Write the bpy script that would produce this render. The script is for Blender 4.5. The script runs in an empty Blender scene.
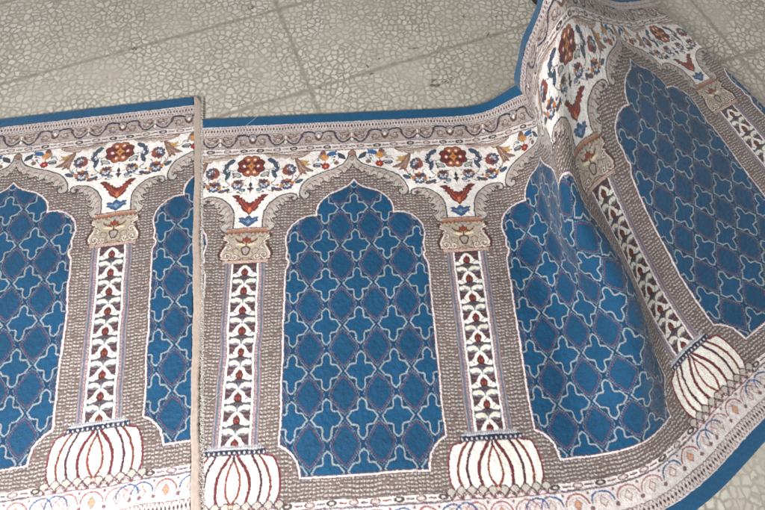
import bpy, math, random
import numpy as np
from mathutils import Matrix, Vector

S = 0.6                      # metres per pattern repeat of the carpet
scene = bpy.context.scene

# ------------------------------------------------------------------ camera
def W(u, v, h=0.0):          # carpet coordinates (across, down, up) -> world
    return Vector((u * S, -v * S, h * S))

cam_data = bpy.data.cameras.new('camera')
cam = bpy.data.objects.new('camera', cam_data)
scene.collection.objects.link(cam)
cam_data.sensor_width = 36.0
cam_data.lens = 36.0 * 400.0 / 765.0
cam_data.clip_start = 0.02
cam_data.clip_end = 100.0
CR, CD, CF = [[0.998406, -0.056417, 0.001577], [-0.052686, -0.941666, -0.3324], [0.020238, 0.331787, -0.943137]]
cam.matrix_world = Matrix(((CR[0], -CD[0], -CF[0], 0.58151 * S),
                           (CR[1], -CD[1], -CF[1], -1.10203 * S),
                           (CR[2], -CD[2], -CF[2], -(-1.71212) * S),
                           (0, 0, 0, 1)))
scene.camera = cam

# ------------------------------------------------------------------ world, lamps, exposure
world = bpy.data.worlds.new('World')
scene.world = world
world.use_nodes = True
bg = world.node_tree.nodes['Background']
bg.inputs['Color'].default_value = (1.0, 0.995, 0.985, 1)
bg.inputs['Strength'].default_value = 0.46

def area(name, loc, target, size, power, color):
    d = bpy.data.lights.new(name, 'AREA')
    d.shape = 'RECTANGLE'; d.size = size[0]; d.size_y = size[1]
    d.energy = power; d.color = color
    o = bpy.data.objects.new(name, d)
    scene.collection.objects.link(o)
    o.location = loc
    o.rotation_euler = (Vector(target) - Vector(loc)).to_track_quat('-Z', 'Y').to_euler()
    return o
area('lower_left_fill', (-0.70, -1.65, 1.35), (0.2, -0.7, 0), (0.6, 0.6), 66, (1.0, 0.98, 0.98))  # unseen area lamp added at lower left, brightness falls off to upper right

vs_ = scene.view_settings
vs_.view_transform = 'Standard'
vs_.look = 'None'
vs_.exposure = 0.08
vs_.gamma = 1.0
scene.display_settings.display_device = 'sRGB'

# ------------------------------------------------------------------ small helpers
rng = np.random.default_rng(7)
random.seed(3)

def lin(c):
    c = np.asarray(c, float) / 255.0
    return np.where(c <= 0.04045, c / 12.92, ((c + 0.055) / 1.055) ** 2.4)

def srgb(r, g, b):
    l = lin((r, g, b))
    return (float(l[0]), float(l[1]), float(l[2]), 1.0)

def tag(o, label=None, category=None, group=None, kind=None):
    if label: o['label'] = label
    if category: o['category'] = category
    if group: o['group'] = group
    if kind: o['kind'] = kind
    return o

def mesh_from_arrays(name, verts, quads, uvw_color=None, material=None, parent=None, smooth=True):
    me = bpy.data.meshes.new(name)
    verts = np.asarray(verts, np.float32); quads = np.asarray(quads, np.int32)
    me.vertices.add(len(verts)); me.vertices.foreach_set('co', verts.ravel())
    n = len(quads); k = quads.shape[1]
    me.loops.add(n * k); me.loops.foreach_set('vertex_index', quads.ravel())
    me.polygons.add(n)
    me.polygons.foreach_set('loop_start', np.arange(0, n * k, k, dtype=np.int32))
    me.polygons.foreach_set('loop_total', np.full(n, k, np.int32))
    me.update(calc_edges=True)
    me.polygons.foreach_set('use_smooth', np.full(n, smooth))
    if uvw_color is not None:
        at = me.color_attributes.new('yarn', 'FLOAT_COLOR', 'POINT')
        at.data.foreach_set('color', np.asarray(uvw_color, np.float32).ravel())
    if material: me.materials.append(material)
    o = bpy.data.objects.new(name, me)
    scene.collection.objects.link(o)
    if parent: o.parent = parent
    return o

def empty(name, loc=(0, 0, 0)):
    o = bpy.data.objects.new(name, None)
    o.empty_display_size = 0.05
    o.location = loc
    scene.collection.objects.link(o)
    return o

def new_mat(name):
    m = bpy.data.materials.new(name); m.use_nodes = True
    nt = m.node_tree
    return m, nt, nt.nodes['Principled BSDF']

def ramp(nt, stops, interp='LINEAR'):
    r = nt.nodes.new('ShaderNodeValToRGB'); r.color_ramp.interpolation = interp
    el = r.color_ramp.elements
    while len(el) < len(stops): el.new(0.5)
    for e, (p, c) in zip(el, stops):
        e.position = p; e.color = c if len(c) == 4 else (*c, 1)
    return r

def mix(nt, mode, fac, a, b):
    m = nt.nodes.new('ShaderNodeMix'); m.data_type = 'RGBA'; m.blend_type = mode
    for key, val in ((0, fac), (6, a), (7, b)):
        if isinstance(val, bpy.types.NodeSocket): nt.links.new(val, m.inputs[key])
        elif key == 0: m.inputs[0].default_value = val
        else: m.inputs[key].default_value = val
    return m.outputs[2]

def noise(nt, scale, detail=3, rough=0.6, vec=None):
    n = nt.nodes.new('ShaderNodeTexNoise')
    n.inputs['Scale'].default_value = scale; n.inputs['Detail'].default_value = detail
    n.inputs['Roughness'].default_value = rough
    if vec is not None: nt.links.new(vec, n.inputs['Vector'])
    return n

# ------------------------------------------------------------------ the woven design (half of one repeat)
# a = distance across from the middle of a column (0) to the middle of a niche (0.5)
# v = distance down the carpet
CELL = 0.0025
SS = 2
V0, V1 = -0.300, 1.690
na = int(round(0.5 / CELL)) * SS
nvv = int(round((V1 - V0) / CELL)) * SS
ax = (np.arange(na) + 0.5) * CELL / SS
vx = V0 + (np.arange(nvv) + 0.5) * CELL / SS
IMG = np.zeros((nvv, na, 3))
HGT = np.zeros((nvv, na))           # pile height class, used for the relief

IVORY = (232, 226, 220); GROUND = (122, 112, 108); FLECK = (194, 187, 181); DARKB = (74, 54, 54)
BLUE = (9, 70, 104); BLUED = (9, 74, 110); BAND = (12, 84, 126)
LINE = (146, 156, 158); REDL = (100, 72, 92); MUTED = (60, 96, 120)
SCROLL = (184, 177, 170); PINK = (176, 140, 128); RED = (132, 56, 50); GOLD = (196, 132, 70)
NAVY = (44, 62, 92); SLATE = (96, 112, 126); BROWN = (112, 72, 62); MAROON = (120, 52, 58)
TAUPE = (172, 160, 154); BEIGE = (188, 178, 158); CREAM = (222, 214, 196)

def box(x0, x1, y0, y1):
    i0 = max(int((x0) / CELL * SS) - 1, 0); i1 = min(int((x1) / CELL * SS) + 2, na)
    j0 = max(int((y0 - V0) / CELL * SS) - 1, 0); j1 = min(int((y1 - V0) / CELL * SS) + 2, nvv)
    return slice(j0, max(j1, j0)), slice(i0, max(i1, i0))

# slight wobble of all outlines, as in weaving
wob = rng.normal(size=(nvv // 12 + 3, na // 12 + 3, 2))
jj = np.arange(nvv) / 12.0; ii = np.arange(na) / 12.0
j0 = jj.astype(int); i0 = ii.astype(int); fj = (jj - j0)[:, None, None]; fi = (ii - i0)[None, :, None]
WOB = ((wob[j0][:, i0] * (1 - fj) + wob[j0 + 1][:, i0] * fj) * (1 - fi) + (wob[j0][:, i0 + 1] * (1 - fj) + wob[j0 + 1][:, i0 + 1] * fj) * fi) * 0.0007
AA = ax[None, :] + WOB[..., 0]
VV = vx[:, None] + WOB[..., 1]

def cr(pts, closed=False, n=6):
    p = np.asarray(pts, float); out = []
    N = len(p); segs = N if closed else N - 1
    for i in range(segs):
        if closed: a, b, c, d = p[i - 1], p[i], p[(i + 1) % N], p[(i + 2) % N]
        else: a, b, c, d = p[max(i - 1, 0)], p[i], p[i + 1], p[min(i + 2, N - 1)]
        for k in range(n):
            t = k / n
            out.append(0.5 * ((2 * b) + (c - a) * t + (2 * a - 5 * b + 4 * c - d) * t * t + (3 * b - a - 3 * c + d) * t ** 3))
    if not closed: out.append(p[-1])
    return np.array(out)

def poly_mask(pts):
    p = np.asarray(pts, float)
    sl = box(p[:, 0].min(), p[:, 0].max(), p[:, 1].min(), p[:, 1].max())
    X = AA[sl]; Y = VV[sl]; m = np.zeros(X.shape, bool)
    q = np.roll(p, -1, axis=0)
    for (x1, y1), (x2, y2) in zip(p, q):
        if y1 == y2: continue
        c = ((y1 > Y) != (y2 > Y)) & (X < (x2 - x1) * (Y - y1) / (y2 - y1) + x1)
        m ^= c
    return sl, m

def dist(pts, pad, closed=False):
    p = np.asarray(pts, float)
    sl = box(p[:, 0].min() - pad, p[:, 0].max() + pad, p[:, 1].min() - pad, p[:, 1].max() + pad)
    X = AA[sl]; Y = VV[sl]; d = np.full(X.shape, 9.0)
    q = np.roll(p, -1, axis=0) if closed else p[1:]
    for (x1, y1), (x2, y2) in zip(p if closed else p[:-1], q):
        dx, dy = x2 - x1, y2 - y1; L = dx * dx + dy * dy + 1e-12
        t = np.clip(((X - x1) * dx + (Y - y1) * dy) / L, 0, 1)
        d = np.minimum(d, np.hypot(X - x1 - t * dx, Y - y1 - t * dy))
    return sl, d

def put(sl, m, col, h=None, alpha=1.0):
    if m.size == 0: return
    v = IMG[sl]; c = np.array(col, float)
    v[m] = v[m] * (1 - alpha) + c * alpha
    if h is not None: HGT[sl][m] = h

def fill(pts, col, outline=None, w=0.0035, h=None):
    sl, m = poly_mask(pts); put(sl, m, col, h)
    if outline is not None: stroke(pts, outline, w, closed=True)

def stroke(pts, col, w, closed=False, alpha=1.0, h=None):
    sl, d = dist(pts, w, closed); put(sl, d < w / 2, col, h, alpha)

def ell(cx, cy, rx, ry, col, outline=None, w=0.003, rot=0.0):
    sl = box(cx - max(rx, ry) * 1.3, cx + max(rx, ry) * 1.3, cy - max(rx, ry) * 1.3, cy + max(rx, ry) * 1.3)
    X = AA[sl] - cx; Y = VV[sl] - cy; c, s = math.cos(rot), math.sin(rot)
    x = X * c + Y * s; y = -X * s + Y * c
    r = np.hypot(x / rx, y / ry)
    if outline is not None: put(sl, r < 1 + w / min(rx, ry), outline)
    put(sl, r < 1, col)

def line_h(v, w, col): stroke([(-0.05, v), (0.55, v)], col, w)
def rect(a0, a1, v0, v1, col): fill([(a0, v0), (a1, v0), (a1, v1), (a0, v1)], col)

def draw_ground():
    # stippled brown ground: small pale crescents over a dark weave
    pu, pv = 0.0150, 0.0140
    ci = np.floor(AA / pu); cj = np.sin(ci * 91.7 + 3.1) * 5371.9; cv = VV / pv + 0.30 * (cj - np.floor(cj)) + 0.12 * np.sin(VV * 61 + AA * 23); row = np.floor(cv); cu = AA / pu + 0.0 * row
    fu = cu - np.floor(cu) - 0.5; fv = cv - row - 0.5
    hsh = np.sin(np.floor(cu) * 12.99 + row * 78.2) * 43758.5; hsh = hsh - np.floor(hsh)
    IMG[:] = GROUND
    low = (fv > 0.18) & (np.abs(fu) < 0.42)
    IMG[low] = (92, 78, 76)
    h2 = np.sin(np.floor(cu) * 3.7 + row * 41.3) * 9871.3; h2 = h2 - np.floor(h2)
    arc = (hsh < 0.90) & (fu < 0.22 + 0.3 * h2) & (np.abs(fv + 0.16 + fu * (1.1 * (hsh - 0.4)) + fu * fu * 0.9) < 0.15) & (np.abs(fu) < 0.35)
    IMG[arc] = FLECK
    blk = (np.abs(fu) > 0.42) & (fv > -0.1)
    IMG[blk] = (98, 86, 84)
    tint = (hsh > 0.8) & (~arc)
    IMG[tint] = IMG[tint] * 0.8 + np.array((150, 104, 96)) * 0.2

NICHE = [(0.5, 0.100), (0.487, 0.118), (0.470, 0.134), (0.433, 0.152), (0.386, 0.171), (0.350, 0.200), (0.325, 0.235), (0.3175, 0.262), (0.319, 0.286),
         (0.300, 0.283), (0.270, 0.287), (0.237, 0.301), (0.208, 0.325), (0.190, 0.352), (0.180, 0.385), (0.179, 0.405), (0.183, 0.430), (0.191, 0.449),
         (0.187, 0.468), (0.185, 0.488), (0.195, 0.505), (0.192, 0.524), (0.180, 0.545), (0.177, 0.60), (0.176, 0.9), (0.176, 1.245),
         (0.177, 1.262), (0.204, 1.276), (0.224, 1.296), (0.241, 1.319), (0.250, 1.350), (0.254, 1.379), (0.5, 1.379)]

def draw_niche():
    sl, m = poly_mask(NICHE + [(0.52, 1.379), (0.52, 0.10)])
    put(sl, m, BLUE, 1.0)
    # lattice of pointed crosses
    X = AA[sl]; Y = VV[sl]
    px, py = 0.141, 0.185
    lx = np.abs((X - 0.5 + px / 2) % px - px / 2); ly = np.abs((Y - 0.255 + py / 2) % py - py / 2)
    C = [(0.0, 0.0765), (0.0135, 0.067), (0.0178, 0.057), (0.0175, 0.0345), (0.022, 0.0290), (0.044, 0.0255), (0.0500, 0.0160), (0.0630, 0.0)]
    d = np.full(lx.shape, 9.0)
    for (x1, y1), (x2, y2) in zip(C[:-1], C[1:]):
        dx, dy = x2 - x1, y2 - y1; t = np.clip(((lx - x1) * dx + (ly - y1) * dy) / (dx * dx + dy * dy), 0, 1)
        d = np.minimum(d, np.hypot(lx - x1 - t * dx, ly - y1 - t * dy))
    inside = np.zeros(lx.shape, bool); pc = [(-0.1, 0.0765)] + C + [(0.0630, -0.1), (-0.1, -0.1)]
    for (x1, y1), (x2, y2) in zip(pc, pc[1:] + pc[:1]):
        if y1 == y2: continue
        inside ^= ((y1 > ly) != (y2 > ly)) & (lx < (x2 - x1) * (ly - y1) / (y2 - y1) + x1)
    sd = np.where(inside, -d, d)
    v = IMG[sl]
    def p2(mask, col): v[m & mask] = col
    p2(sd < -0.002, BLUED)
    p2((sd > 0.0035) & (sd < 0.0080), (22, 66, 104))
    par = ((np.floor(X / 0.004) + np.floor(Y / 0.004)) % 2) == 0
    kx = np.round(lx / 0.005) * 0.0035 + lx * 0.3; ky = np.round(ly / 0.006) * 0.0042 + ly * 0.3      # stepped like the weave
    ex = np.clip(0.0705 - kx, 0, None); ey = np.clip(0.0925 - ky, 0, None)
    q = ((ex / 0.0530) ** 1.18 + (ey / 0.0690) ** 1.18) ** (1 / 1.18)
    out = sd > 0.0030
    p2(out & (q > 1.045), (14, 56, 90))
    p2(out & (q > 1.12) & (q < 1.20), MUTED)
    p2(out & (q > 1.12) & (q < 1.20) & par, (112, 132, 144))
    p2(out & (q > 0.965) & (q < 1.045), REDL)
    p2(out & (q < 0.965) & (q > 0.90), (10, 62, 94))
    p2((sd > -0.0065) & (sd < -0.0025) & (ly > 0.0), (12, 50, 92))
    p2(np.abs(sd) < 0.0031, LINE)
    stroke(NICHE, (96, 62, 66), 0.0145)
    stroke(NICHE, (218, 212, 210), 0.0078)

B_OUT = [(0.497, -0.062), (0.484, -0.040), (0.478, -0.020), (0.462, 0.004), (0.446, 0.016), (0.416, 0.030), (0.385, 0.043), (0.350, 0.053), (0.318, 0.066),
         (0.290, 0.080), (0.268, 0.098), (0.250, 0.124), (0.240, 0.150), (0.238, 0.172), (0.248, 0.190), (0.266, 0.196), (0.282, 0.188), (0.287, 0.172),
         (0.280, 0.160), (0.268, 0.160), (0.266, 0.171)]
B_IN = [(0.276, 0.150), (0.296, 0.150), (0.316, 0.146), (0.307, 0.134), (0.312, 0.121), (0.330, 0.127), (0.345, 0.123), (0.343, 0.108), (0.356, 0.100),
        (0.374, 0.106), (0.388, 0.102), (0.386, 0.088), (0.400, 0.080), (0.420, 0.086), (0.433, 0.080), (0.431, 0.066), (0.444, 0.058), (0.459, 0.062),
        (0.466, 0.050), (0.480, 0.044), (0.490, 0.030), (0.5, 0.008), (0.52, 0.008), (0.52, -0.062)]
A_OUT = [(0.075, 0.345), (0.068, 0.330), (0.0665, 0.306), (0.067, 0.280), (0.072, 0.250), (0.082, 0.226), (0.100, 0.202), (0.120, 0.186), (0.142, 0.174), (0.168, 0.166),
         (0.192, 0.163), (0.212, 0.166), (0.225, 0.176), (0.225, 0.192), (0.214, 0.201), (0.202, 0.198), (0.198, 0.188), (0.206, 0.183)]
A_IN = [(0.196, 0.180), (0.184, 0.188), (0.181, 0.204), (0.168, 0.201), (0.160, 0.210), (0.158, 0.222), (0.144, 0.218), (0.132, 0.222), (0.134, 0.234), (0.146, 0.246),
        (0.132, 0.252), (0.118, 0.256), (0.122, 0.268), (0.136, 0.276), (0.124, 0.286), (0.108, 0.288), (0.112, 0.300), (0.126, 0.312), (0.120, 0.330), (0.106, 0.345)]

def draw_spandrel():
    # ivory ground of the spandrel
    iv = [(-0.01, -0.066), (0.52, -0.066)] + cr(B_OUT[:14], n=4).tolist() + [(0.231, 0.186)] + cr(A_OUT[::-1][5:], n=4).tolist() + [(-0.01, 0.338)]
    iv = [(-0.01, -0.066), (0.496, -0.066)] + cr(B_OUT[:14], n=4).tolist() + [(0.231, 0.186)] + cr(A_OUT[:13][::-1], n=4).tolist() + [(-0.01, 0.338)]
    fill(iv, IVORY, h=0.8)
    for OUT, IN in ((B_OUT, B_IN), (A_OUT, A_IN)):
        o = cr(OUT, n=4); i = cr(IN, n=3)
        body = o.tolist() + i.tolist()
        fill(body, SCROLL, h=0.7)
        stroke(i, (80, 60, 60), 0.0095)
        stroke(i + np.array([0.0, -0.004]), (206, 198, 190), 0.003)
        stroke(o, (62, 56, 64), 0.0062)
    # veins and pink touches in the scrolls
    for pts, c, w in (([(0.48, 0.01), (0.455, 0.035), (0.42, 0.052), (0.38, 0.066), (0.335, 0.085), (0.30, 0.105), (0.272, 0.13), (0.258, 0.155)], PINK, 0.008),
                      ([(0.49, -0.03), (0.478, 0.008), (0.45, 0.028), (0.40, 0.048), (0.34, 0.069), (0.29, 0.098), (0.262, 0.132)], (128, 122, 124), 0.003),
                      ([(0.084, 0.33), (0.082, 0.29), (0.088, 0.25), (0.104, 0.222), (0.128, 0.20), (0.16, 0.184), (0.19, 0.176)], PINK, 0.006),
                      ([(0.078, 0.32), (0.076, 0.28), (0.083, 0.243), (0.098, 0.217), (0.124, 0.194), (0.16, 0.177)], (128, 122, 124), 0.003)):
        stroke(cr(pts), c, w, alpha=0.75)
    for k in range(9):
        t = k / 8.0
        p = cr([(0.46, 0.03), (0.40, 0.058), (0.34, 0.08), (0.29, 0.115), (0.26, 0.15)])[int(t * 24)]
        stroke([p + np.array([-0.004, -0.002]), p + np.array([0.010, 0.004]), p + np.array([0.016, 0.016])], (98, 84, 86), 0.0042, alpha=0.85)
        p = cr([(0.082, 0.32), (0.084, 0.26), (0.11, 0.215), (0.15, 0.188), (0.19, 0.175)])[int(t * 24)]
        stroke([p + np.array([-0.002, -0.002]), p + np.array([0.011, 0.004]), p + np.array([0.015, 0.013])], (98, 84, 86), 0.0042, alpha=0.85)
    # finial
    ell(0.5, -0.050, 0.0165, 0.013, (150, 116, 98), DARKB, 0.003)
    stroke([(0.488, -0.028), (0.5, -0.034)], DARKB, 0.004)
    ell(0.5, -0.020, 0.007, 0.012, (176, 150, 132), DARKB, 0.002)
    # cloud band and feathered leaf
    cb = cr([(0.066, -0.066), (0.13, -0.062), (0.20, -0.058), (0.284, -0.065), (0.276, -0.050), (0.240, -0.036), (0.205, -0.028), (0.19, -0.040), (0.165, -0.030),
             (0.15, -0.042), (0.125, -0.034), (0.11, -0.046), (0.085, -0.044)], True, 4)
    fill(cb, (186, 168, 156)); stroke(cb[:28], (110, 84, 76), 0.004)
    stroke(cr([(0.10, -0.056), (0.17, -0.052), (0.23, -0.046), (0.275, -0.056)]), (104, 84, 82), 0.0035)
    lf = cr([(0.218, -0.030), (0.240, -0.018), (0.256, 0.004), (0.272, 0.022), (0.306, 0.043), (0.280, 0.044), (0.262, 0.040), (0.272, 0.060), (0.252, 0.052),
             (0.246, 0.064), (0.236, 0.040), (0.226, 0.010)], True, 4)
    fill(lf, (138, 104, 92), (96, 70, 64), 0.004); stroke(cr([(0.232, -0.01), (0.250, 0.022), (0.272, 0.040)]), (196, 176, 160), 0.003); stroke(cr([(0.238, 0.02), (0.248, 0.045)]), (190, 168, 150), 0.003)
    fill(cr([(0.240, -0.020), (0.262, -0.014), (0.284, -0.016), (0.272, -0.002), (0.292, 0.006), (0.270, 0.010), (0.254, 0.002)], True, 3), (190, 150, 92), (140, 104, 70), 0.002)
    stroke(cr([(0.235, 0.02), (0.240, 0.055), (0.226, 0.085), (0.205, 0.100)]), (150, 116, 98), 0.006)
    # red-gold rosette
    ell(0, 0.0, 0.062, 0.040, (98, 48, 46))
    ell(0.018, -0.037, 0.021, 0.018, (158, 88, 58), (70, 36, 40), 0.0042); ell(0.018, 0.037, 0.021, 0.018, (158, 88, 58), (70, 36, 40), 0.0042)
    ell(0.046, -0.018, 0.018, 0.015, (112, 50, 48), (62, 34, 38), 0.0042); ell(0.046, 0.018, 0.018, 0.015, (112, 50, 48), (62, 34, 38), 0.0042)
    ell(0.036, 0.0, 0.022, 0.015, (124, 56, 54), (66, 36, 40), 0.0036)
    fill([(0, -0.032), (0.011, -0.010), (0.026, 0), (0.011, 0.010), (0, 0.032), (-0.01, 0)], (190, 132, 70), (100, 56, 46), 0.0032)
    for x, y in ((0.034, 0.0), (0.017, -0.035), (0.017, 0.035)): ell(x, y, 0.0072, 0.0066, (236, 216, 204))
    ell(0, 0, 0.006, 0.006, (150, 70, 50))
    # tendrils
    T = (76, 80, 90)
    for p in ([(0.06, 0.012), (0.085, 0.022), (0.11, 0.018), (0.135, 0.030), (0.155, 0.022), (0.175, 0.03)],
              [(0.105, 0.03), (0.125, 0.055), (0.12, 0.08), (0.10, 0.10), (0.08, 0.102)], [(0.0, 0.06), (0.0, 0.15)],
              [(0.11, 0.015), (0.118, -0.01), (0.105, -0.03)], [(0.13, 0.135), (0.155, 0.125), (0.17, 0.115)], [(0.20, 0.05), (0.205, 0.075), (0.195, 0.095)],
              [(0.02, 0.108), (0.045, 0.104)], [(0.20, 0.10), (0.225, 0.098)], [(0.31, -0.02), (0.34, -0.028)], [(0.365, -0.02), (0.365, 0.0)], [(0.42, -0.01), (0.445, -0.03)]):
        stroke(cr(p), T, 0.0034)
    def leaf(cx, cy, rx, ry, rot, c=(70, 86, 106)): ell(cx, cy, rx, ry, c, (46, 52, 66), 0.0030, rot)
    leaf(0.100, -0.028, 0.016, 0.009, 0.5); leaf(0.121, -0.004, 0.014, 0.0065, 1.2); leaf(0.113, 0.048, 0.020, 0.0078, 1.2); leaf(0.128, 0.025, 0.013, 0.006, -0.9)
    leaf(0.068, 0.048, 0.018, 0.009, -0.4, (168, 170, 164)); leaf(0.135, 0.137, 0.014, 0.0065, 0.1, (112, 84, 78)); leaf(0.112, 0.130, 0.008, 0.005, 0.2, (70, 84, 102))
    leaf(0.237, 0.098, 0.015, 0.0075, -0.5, (70, 88, 108)); leaf(0.040, 0.132, 0.010, 0.006, 0.0, (128, 152, 160))
    fill(cr([(0.0, 0.086), (0.008, 0.108), (0.004, 0.118), (0.017, 0.124), (0.006, 0.134), (0.0, 0.150), (-0.01, 0.12)], True, 3), (62, 52, 58))
    def flower(cx, cy, ca, cb_, s=1.0, fl=1):
        r = random.Random(int(cx * 1000 + cy * 100)); n = 10
        for k in range(n):
            an = 2 * math.pi * k / n + 0.3; q = 0.0175 * s * r.uniform(0.85, 1.12)
            up = math.sin(an) * fl < 0.15
            ell(cx + q * math.cos(an), cy + q * math.sin(an), 0.0078 * s, 0.0056 * s, ca if up else cb_, (60, 46, 50), 0.0012, an)
        ell(cx, cy, 0.0150 * s, 0.0145 * s, (52, 60, 84))
        for k in range(5):
            an = (-0.25 + k * 0.9) * fl * 0.95
            x, y = cx + 0.011 * s * math.cos(an), cy + 0.011 * s * math.sin(an)
            ell(x, y, 0.0052 * s, 0.0036 * s, (206, 210, 214), None, 0, an + r.uniform(-0.4, 0.4))
            x, y = cx + 0.0185 * s * math.cos(an + 0.42), cy + 0.0185 * s * math.sin(an + 0.42)
            ell(x, y, 0.0062 * s, 0.0044 * s, (62, 88, 122), (44, 54, 78), 0.001, an)
        ell(cx - 0.003 * s, cy - 0.003 * s * fl, 0.0055 * s, 0.0045 * s, ca)
        ell(cx + 0.002 * s, cy, 0.0030 * s, 0.0030 * s, (190, 150, 110))
    flower(0.188, 0.030, (122, 66, 60), (110, 62, 58), 1.30, -1)
    ell(0.166, 0.036, 0.012, 0.020, (136, 76, 64)); ell(0.172, 0.012, 0.010, 0.010, (128, 72, 62))
    flower(0.178, 0.110, (118, 64, 58), (88, 60, 62), 1.22)
    ell(0.150, 0.116, 0.008, 0.011, (184, 118, 62), rot=0.5); ell(0.206, 0.106, 0.011, 0.008, (184, 118, 62), rot=-0.5); ell(0.178, 0.086, 0.012, 0.006, (176, 112, 60))
    flower(0.064, 0.102, (104, 66, 58), (84, 70, 74), 1.10)
    ell(0.040, 0.100, 0.006, 0.010, (172, 112, 64)); ell(0.086, 0.094, 0.007, 0.009, (172, 112, 64))
    # small extra curls that fill the ivory ground
    for p in ([(0.085, 0.022), (0.090, 0.040), (0.082, 0.060)], [(0.135, 0.030), (0.140, 0.008), (0.128, -0.014)], [(0.150, 0.062), (0.160, 0.075), (0.156, 0.090)], [(0.10, 0.10), (0.112, 0.112), (0.130, 0.112)],
              [(0.215, 0.060), (0.225, 0.072), (0.222, 0.086)], [(0.02, 0.070), (0.030, 0.080), (0.044, 0.082)], [(0.300, 0.000), (0.312, -0.014), (0.330, -0.016)], [(0.385, 0.012), (0.400, 0.000), (0.408, -0.014)],
              [(0.070, 0.128), (0.090, 0.140), (0.108, 0.142)], [(0.030, 0.145), (0.045, 0.150), (0.060, 0.144)], [(0.395, -0.020), (0.400, -0.030), (0.412, -0.030)]):
        stroke(cr(p), (88, 84, 90), 0.0030)
        ell(p[-1][0], p[-1][1], 0.0052, 0.0040, (118, 84, 76) if p[0][0] < 0.12 else (84, 100, 120), (66, 60, 66), 0.0012)
    # red palmette and blue bud under it
    pal = [(0, 0.262), (0.012, 0.250), (0.028, 0.240), (0.040, 0.222), (0.036, 0.214), (0.052, 0.206), (0.050, 0.196), (0.067, 0.190), (0.058, 0.182), (0.072, 0.176),
           (0.085, 0.163), (0.066, 0.160), (0.052, 0.163), (0.056, 0.170), (0.038, 0.172), (0.040, 0.182), (0.024, 0.186), (0.026, 0.197), (0.014, 0.196), (0.008, 0.203), (-0.01, 0.198)]
    fill(pal, (124, 50, 46), (74, 38, 42), 0.0045)
    for p in ([(0.006, 0.245), (0.03, 0.222), (0.048, 0.185)], [(0.004, 0.232), (0.02, 0.212), (0.034, 0.188)]): stroke(p, (160, 88, 70), 0.0042)
    fill([(0, 0.222), (0.008, 0.232), (0.006, 0.250), (0, 0.256)], (196, 120, 72))
    bud = [(0, 0.268), (0.010, 0.274), (0.016, 0.284), (0.030, 0.277), (0.047, 0.279), (0.038, 0.288), (0.044, 0.297), (0.030, 0.302), (0.018, 0.313), (0, 0.324)]
    fill(bud, (62, 92, 130), (40, 56, 84), 0.0035); fill([(0, 0.284), (0.012, 0.298), (0, 0.312)], (120, 146, 172)); stroke([(0.012, 0.296), (0.034, 0.288)], (128, 152, 176), 0.003)
    # sprays beside the finial
    ell(0.352, -0.045, 0.013, 0.020, (122, 82, 80), (92, 66, 68), 0.002, 0.3); ell(0.362, -0.030, 0.019, 0.016, (196, 138, 80), (130, 86, 60), 0.002)
    ell(0.338, -0.034, 0.008, 0.013, (150, 134, 128)); ell(0.372, -0.020, 0.009, 0.006, (206, 160, 120))
    fill(cr([(0.374, -0.046), (0.392, -0.060), (0.424, -0.063), (0.418, -0.052), (0.426, -0.044), (0.408, -0.040), (0.386, -0.036)], True, 3), (54, 98, 146), (38, 62, 96), 0.002)
    for an in range(7):
        ell(0.366 + 0.014 * math.cos(an * 0.9), 0.020 + 0.012 * math.sin(an * 0.9), 0.0075, 0.0072, (140, 50, 46))
    ell(0.366, 0.020, 0.009, 0.008, (176, 74, 56)); ell(0.366, 0.020, 0.003, 0.003, (230, 190, 120))
    ell(0.420, 0.004, 0.011, 0.009, (122, 92, 88), (92, 70, 70), 0.002); leaf(0.326, 0.010, 0.017, 0.007, 0.0, (170, 168, 166)); leaf(0.322, 0.017, 0.013, 0.004, 0.0, (120, 124, 132))
    for an in (0.5, -0.35, 0.15): leaf(0.447 + 0.004 * an, -0.034 + 0.016 * an, 0.0135, 0.0045, 0.5, (74, 84, 88))

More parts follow.
